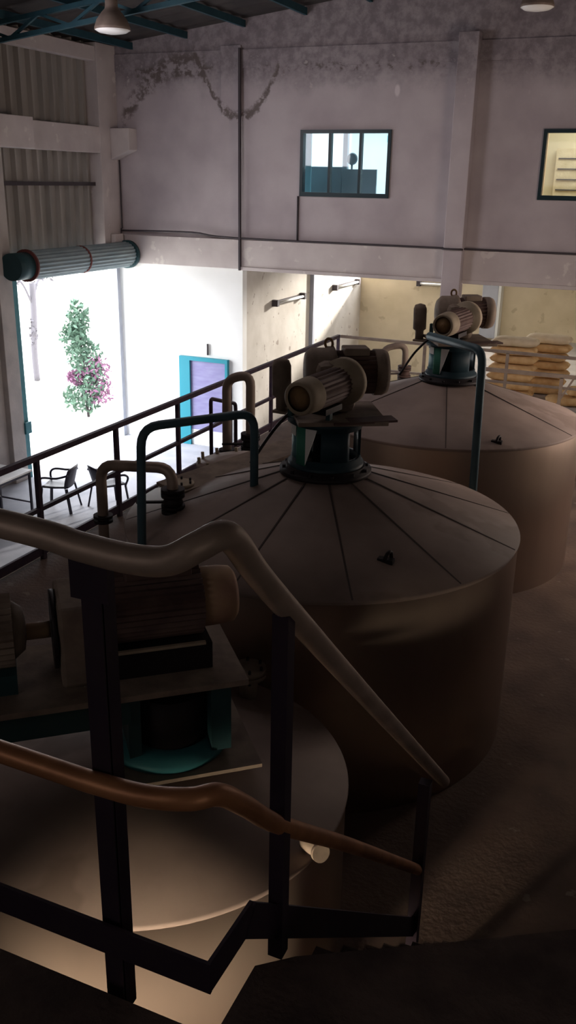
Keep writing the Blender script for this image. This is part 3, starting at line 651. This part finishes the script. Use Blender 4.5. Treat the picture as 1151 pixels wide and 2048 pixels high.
pr = thing('platform_railing', 'thick pipe handrail with posts and toe plate in front of the viewer', 'railing', (-.66, 1.2, 2.25))
MB().tube([(-2.7, 1.19, 3.30), (-1.9, 1.19, 3.285), (-1.07, 1.19, 3.262), (-.90, 1.19, 3.248), (-.80, 1.192, 3.243), (-.73, 1.198, 3.25), (-.685, 1.22, 3.275), (-.662, 1.26, 3.285), (-.66, 1.31, 3.255), (-.66, 1.41, 3.15), (-.66, 1.7, 2.88), (-.66, 2.2, 2.42), (-.66, 3.33, 1.39)], .0265, 20, seg=8).build('handrail', M['galv'], pr)
MB().tube([(-2.7, 1.19, 2.80), (-1.13, 1.19, 2.762), (-.89, 1.19, 2.758), (-.78, 1.19, 2.765), (-.70, 1.205, 2.775), (-.665, 1.25, 2.765), (-.66, 1.35, 2.67), (-.66, 1.53, 2.49), (-.66, 2.05, 2.03), (-.66, 3.0, 1.17)], .022, 18, seg=8).build('mid_rail', M['rust'], pr)
tp = MB(); tp.bar((-2.7, 1.19, 2.375), (-.655, 1.19, 2.375), .008, .075); tp.bar((-.66, 1.19, 2.375), (-.66, 1.38, 2.365), .008, .075)
tp.build('toe_plate', M['post'], pr)
def angle_post(x, y, z0, z1, w):
    a = MB(); a.box((x - w / 2, y - .004, z0), (x + w / 2, y + .004, z1)); a.box((x + w / 2 - .008, y, z0), (x + w / 2, y + w, z1)); return a
q = angle_post(-.90, 1.215, 2.15, 3.235, .042); q.box((-.935, 1.20, 3.14), (-.855, 1.222, 3.235)); q.build('post', M['post'], pr)
MB().bar((-.66, 1.53, 2.12), (-.66, 1.53, 3.02), .036, .036, (0, 1, 0)).build('post', M['post'], pr)
MB().bar((-.66, 2.97, .80), (-.66, 2.97, 1.63), .045, .045, (0, 1, 0)).build('post', M['post'], pr)

# ------------------------------------------------------------------ ground level furniture by the door
def plastic_chair(loc, rz, label):
    t = thing('plastic_chair', label, 'chair', loc, 'dark plastic armchairs by the door')
    c, s = math.cos(rz), math.sin(rz); o = Vector(loc)
    T = lambda x, y, z: o + Vector((x * c - y * s, x * s + y * c, z))
    m = MB(); vs = []
    for j in range(7):
        row = []
        for i in range(5):
            x = -.23 + .115 * i; y = -.24 + .08 * j
            row.append(m.bm.verts.new(T(x * (1 - .03 * j), y, .43 + .02 * abs(x) / .23 - .02 * (1 - abs(j - 3) / 3) * .5)))
        vs.append(row)
    for j in range(6):
        for i in range(4): m._f([vs[j][i], vs[j][i + 1], vs[j + 1][i + 1], vs[j + 1][i]], True)
    st = m.build('seat', M['blackplastic'], t); sd = st.modifiers.new('solid', 'SOLIDIFY'); sd.thickness = .02
    m = MB(); vs = []
    for j in range(8):
        row = []; z = .45 + .055 * j; y = .24 + .10 * (j / 7) ** 1.2
        wd = .22 + .03 * math.sin(j / 7 * PI) - (.05 if j == 7 else 0)
        for i in range(7):
            f = -1 + i / 3; row.append(m.bm.verts.new(T(f * wd, y - .05 * f * f, z - (.03 * f * f if j == 7 else 0))))
        vs.append(row)
    for j in range(7):
        for i in range(6):
            m._f([vs[j][i], vs[j][i + 1], vs[j + 1][i + 1], vs[j + 1][i]], True)
    b = m.build('backrest', M['blackplastic'], t); sd = b.modifiers.new('solid', 'SOLIDIFY'); sd.thickness = .018
    for sx in (-1, 1):
        MB().bar(T(sx * .22, -.22, .44), T(sx * .26, -.27, 0), .045, .03).build('leg', M['blackplastic'], t)
        MB().bar(T(sx * .20, .22, .44), T(sx * .25, .30, 0), .045, .03).build('leg', M['blackplastic'], t)
        MB().tube([T(sx * .22, -.22, .43), T(sx * .27, -.25, .58), T(sx * .28, -.16, .65), T(sx * .27, .08, .65), T(sx * .23, .28, .70)], .02, 8).build('armrest', M['blackplastic'], t)
    return t
plastic_chair((-9.75, 12.4, G), math.radians(-75), 'dark plastic armchair facing left beside the white table')
plastic_chair((-9.0, 12.85, G), math.radians(150), 'dark plastic armchair half hidden behind the deck railing, right of the other')
def table(x0, x1, y0, y1, h, label):
    t = thing('work_table', label, 'table', ((x0 + x1) / 2, (y0 + y1) / 2, G), 'white tables by the door')
    MB().box((x0, y0, G + h - .035), (x1, y1, G + h)).build('tabletop', M['tabletop'], t, bevel=.006)
    for x in (x0 + .04, x1 - .04):
        for y in (y0 + .04, y1 - .04): MB().bar((x, y, G), (x, y, G + h - .035), .035, .035, (0, 1, 0)).build('leg', M['blackplastic'], t)
    f = MB()
    for y in (y0 + .04, y1 - .04): f.bar((x0 + .04, y, G + h - .06), (x1 - .04, y, G + h - .06), .03, .05); f.bar((x0 + .04, y, G + .15), (x1 - .04, y, G + .15), .025, .025)
    for x in (x0 + .04, x1 - .04): f.bar((x, y0 + .04, G + h - .06), (x, y1 - .04, G + h - .06), .03, .05)
    f.build('table_frame', M['blackplastic'], t)
table(-11.35, -10.1, 11.3, 12.15, .75, 'white topped table with thin dark legs left of the dark chairs')
table(-10.9, -9.75, 10.2, 10.9, .72, 'smaller white table at the left edge in front of the other table')

# ------------------------------------------------------------------ sacks
def sack_mesh(L=.86, Wd=.5, H=.165, seed=0):
    rnd = random.Random(seed); mb = MB(); nu, nv = 18, 14; rows = []
    for i in range(nu + 1):
        u = -1 + 2 * i / nu
        k = (1 - abs(u) ** 5) ** .5 if abs(u) < 1 else 0
        row = []
        for j in range(nv):
            a = 2 * PI * j / nv; cy, cz = math.cos(a), math.sin(a)
            y = math.copysign(abs(cy) ** .6, cy) * Wd / 2 * (.72 + .28 * k); z = math.copysign(abs(cz) ** .75, cz) * H / 2 * (.15 + .85 * k)
            w = 1 + .05 * math.sin(u * 6 + seed) * math.cos(a * 2 + seed)
            row.append(mb.bm.verts.new((u * L / 2, y * w, z * w)))
        rows.append(row)
    for i in range(nu):
        for j in range(nv): mb._f([rows[i][j], rows[i][(j + 1) % nv], rows[i + 1][(j + 1) % nv], rows[i + 1][j]], True)
    mb._f(rows[0][::-1]); mb._f(rows[-1])
    return mb
protos = [sack_mesh(seed=s).build('sack', M['bag'] if s != 2 else M['bagpale']) for s in range(3)]
used = set()
def sack(x, y, z, rz, label, grp, k):
    p = protos[k]
    if k in used: o = p.copy(); C.objects.link(o)
    else: o = p; used.add(k)
    o.location = (x, y, z); o.rotation_euler = (0, 0, rz); tag(o, label, 'sack', grp)
    return o
ORD = ['bottom', 'second from bottom', 'third from bottom', 'middle', 'third from top', 'second from top', 'topmost']
for s, (sx, sy, nm) in enumerate(((-2.86, 17.45, 'left front stack'), (-2.35, 18.1, 'right rear stack'))):
    for i in range(7):
        sack(sx + random.uniform(-.04, .04), sy + random.uniform(-.03, .03), .085 + i * .164, random.uniform(-.06, .06) + (PI if i % 2 else 0), '%s woven tan sack in the %s behind the far railing' % (ORD[i], nm), 'tan sacks stacked behind the far railing', (i + s) % 2 if i < 6 else 2)
for i, (x, y, z, rz, lb) in enumerate(((-1.75, 17.3, .085, .2, 'tan sack lying flat right of the stack, left of the low pile'), (-1.0, 17.5, .085, -.3, 'tan sack on the floor at the right of the low pile'), (-1.4, 17.4, .255, .1, 'tan sack lying on top of the low pile right of the stacks'))):
    sack(x, y, z, rz, lb, 'tan sacks in the low pile', i % 2)

# ------------------------------------------------------------------ outside: flowering shrub and bare tree
def leafcloud(mb, blobs, n, size, rnd):
    for _ in range(n):
        c, r = rnd.choice(blobs)
        d = Vector((rnd.gauss(0, 1), rnd.gauss(0, 1), rnd.gauss(0, 1))).normalized() * (rnd.random() ** .45)
        p = Vector(c) + Vector((d.x * r[0], d.y * r[1], d.z * r[2]))
        a = Vector((rnd.gauss(0, 1), rnd.gauss(0, 1), rnd.gauss(0, 1))).normalized(); b = a.orthogonal().normalized()
        s = size * rnd.uniform(.6, 1.3)
        v = [mb.bm.verts.new(p + q) for q in (-a * s, b * s * .4, a * s, -b * s * .4)]
        mb._f(v)
rnd = random.Random(3)
sb = thing('flowering_shrub', 'tall green shrub with pink blossom seen through the roller door', 'shrub', (-13.2, 18.15, G))
lf = MB(); leafcloud(lf, [((-13.3, 18.1, .65), (.28, .28, .45)), ((-13.35, 18.0, .2), (.38, .38, .5)), ((-13.2, 18.15, -.25), (.45, .45, .45)), ((-13.15, 18.2, -.8), (.5, .5, .45)), ((-13.3, 18.1, -1.3), (.5, .5, .4))], 1500, .085, rnd)
lf.build('foliage', M['leaf'], sb)
fl = MB(); leafcloud(fl, [((-13.05, 18.3, -.55), (.42, .42, .35)), ((-13.0, 18.3, -1.1), (.42, .42, .4)), ((-13.4, 18.0, -.75), (.2, .2, .2))], 650, .07, rnd)
fl.build('blossom', M['flower'], sb)
tk = MB(); tk.tube([(-13.2, 18.15, G), (-13.22, 18.1, -1), (-13.28, 18.12, 0), (-13.3, 18.1, .8)], .035, 8); tk.tube([(-13.2, 18.15, G), (-13.0, 18.25, -1), (-12.95, 18.3, -.3)], .025, 8)
tk.build('stem', M['bark'], sb)
bt = thing('bare_tree', 'faint thin tree left of the shrub outside the roller door', 'tree', (-17, 21.0, G))
tb = MB(); tb.tube([(-17, 21.0, G), (-17.02, 21.0, -.9), (-16.98, 21.05, .1), (-17, 21.1, 1.0)], .09, 10); tb.tube([(-16.98, 21.05, .2), (-17.1, 21.4, .9), (-17.2, 21.9, 1.2)], .035, 8); tb.tube([(-17, 21.05, .4), (-17, 20.7, 1.0), (-17.1, 20.4, 1.3)], .03, 8)
tb.build('trunk', M['barkpale'], bt)
lf = MB(); leafcloud(lf, [((-17.1, 21.6, 1.1), (.5, .6, .3)), ((-17.0, 20.6, 1.2), (.4, .4, .3)), ((-17.0, 21.0, -.4), (.12, .12, .5))], 160, .09, rnd)
lf.build('foliage', M['barkpale'], bt)

# ------------------------------------------------------------------ light
w = bpy.data.worlds.new('World'); sc.world = w; w.use_nodes = True
bg = w.node_tree.nodes['Background']; bg.inputs[0].default_value = (.93, .95, 1, 1); bg.inputs[1].default_value = 6.0
def area(name, loc, target, sx, sy, power, col, portal=False, spread=PI):
    l = bpy.data.lights.new(name, 'AREA'); l.shape = 'RECTANGLE'; l.size = sx; l.size_y = sy; l.energy = power; l.color = col; l.spread = spread
    if portal: l.cycles.is_portal = True
    o = bpy.data.objects.new(name, l); C.objects.link(o); o.location = loc
    d = Vector(target) - Vector(loc); o.rotation_euler = d.to_track_quat('-Z', 'Y').to_euler()
    return o
area('door_portal', (XL - .25, 15.35, .2), (0, 15.35, .2), 3.7, 3.9, 1, (1, 1, 1), portal=True)
area('recess_portal', (-7.0, 24.95, 2.05), (-7.0, 0, 2.05), 3.0, 1.1, 1, (1, 1, 1), portal=True)  # sky sampling for the assumed opening above the low back wall
area('assumed_recess_daylight', (-4.8, 29.0, 3.3), (-8.4, 20, 1.2), .5, .5, 1500, (1, .93, .85))  # lamp added outside the assumed opening, draws the slanted lit edge
area('recess_fill', (-4.0, 21.0, 2.55), (-4.0, 21.0, 0), 5, 2, 45, (1, .92, .78))  # added fill below the slab, brightens the recess walls
area('right_side_fill', (XR - .05, 12.0, 2.2), (-8, 13.0, 1.9), 5.0, 2.6, 118, (1, .80, .68))  # assumed warm side light, lamp added on the solid right wall, no window
area('overhead_fill', (-4.6, 9.0, 6.2), (-4.0, 9.6, 0), 4, 5, 27, (1, .84, .82))  # assumed light from above, lamp added under the closed roof sheeting
area('far_wall_fill', (-9.5, 11.0, 5.0), (-5.0, 17.2, 3.6), 2.0, 1.6, 26, (1, .92, .98), spread=math.radians(130))  # added fill with no window behind it, lifts the upper far wall
area('frontal_fill', (-4.5, -3.6, 4.6), (-3, 9, 2.6), 3.0, 1.6, 12, (1, .85, .80))  # assumed frontal light, lamp added before the solid back wall without any opening
area('tank_gleam_fill', (XR - .05, -.6, 3.2), (-2.0, 5.0, 1.0), .6, 1.2, 1.0, (1, .85, .74), spread=math.radians(80))  # added lamp on the solid right wall for a gleam on the middle tank
area('under_platform_fill', (-2.5, -.6, .35), (-1.65, 2.4, .42), .9, .5, 13, (1, .80, .58), spread=math.radians(20))  # added narrow lamp hanging under the platform, brightens the near tank shell
area('assumed_office_light', (-7.4, 20.0, 5.4), (-7.4, 20.0, 0), 3, 2, 65, (.82, .95, 1))  # assumed lamp, added to light the room behind the three pane window
area('assumed_cream_room_light', (-2.0, 19.0, 5.4), (-2.0, 19.0, 0), 2, 1.5, 30, (1, .93, .82))  # assumed lamp, added to light the cream room

# ------------------------------------------------------------------ camera
cam = bpy.data.cameras.new('Camera'); co = bpy.data.objects.new('Camera', cam); C.objects.link(co)
yaw, pitch, roll = (math.radians(a) for a in (23.179, 20.143, 1.087))
f = Vector((-math.sin(yaw) * math.cos(pitch), math.cos(yaw) * math.cos(pitch), -math.sin(pitch)))
r = Vector((math.cos(yaw), math.sin(yaw), 0)); u = r.cross(f)
r2 = r * math.cos(roll) + u * math.sin(roll); u2 = -r * math.sin(roll) + u * math.cos(roll)
Mx = Matrix((r2, u2, -f)).transposed().to_4x4(); Mx.translation = (0, 0, 3.85)
co.matrix_world = Mx
cam.sensor_fit = 'VERTICAL'; cam.sensor_height = 24; cam.lens = 24 * 1809.57 / 2048
cam.clip_start = .05; cam.clip_end = 200
sc.camera = co
sc.view_settings.view_transform = 'Standard'; sc.view_settings.look = 'None'
sc.view_settings.exposure = 1.0; sc.view_settings.gamma = 1
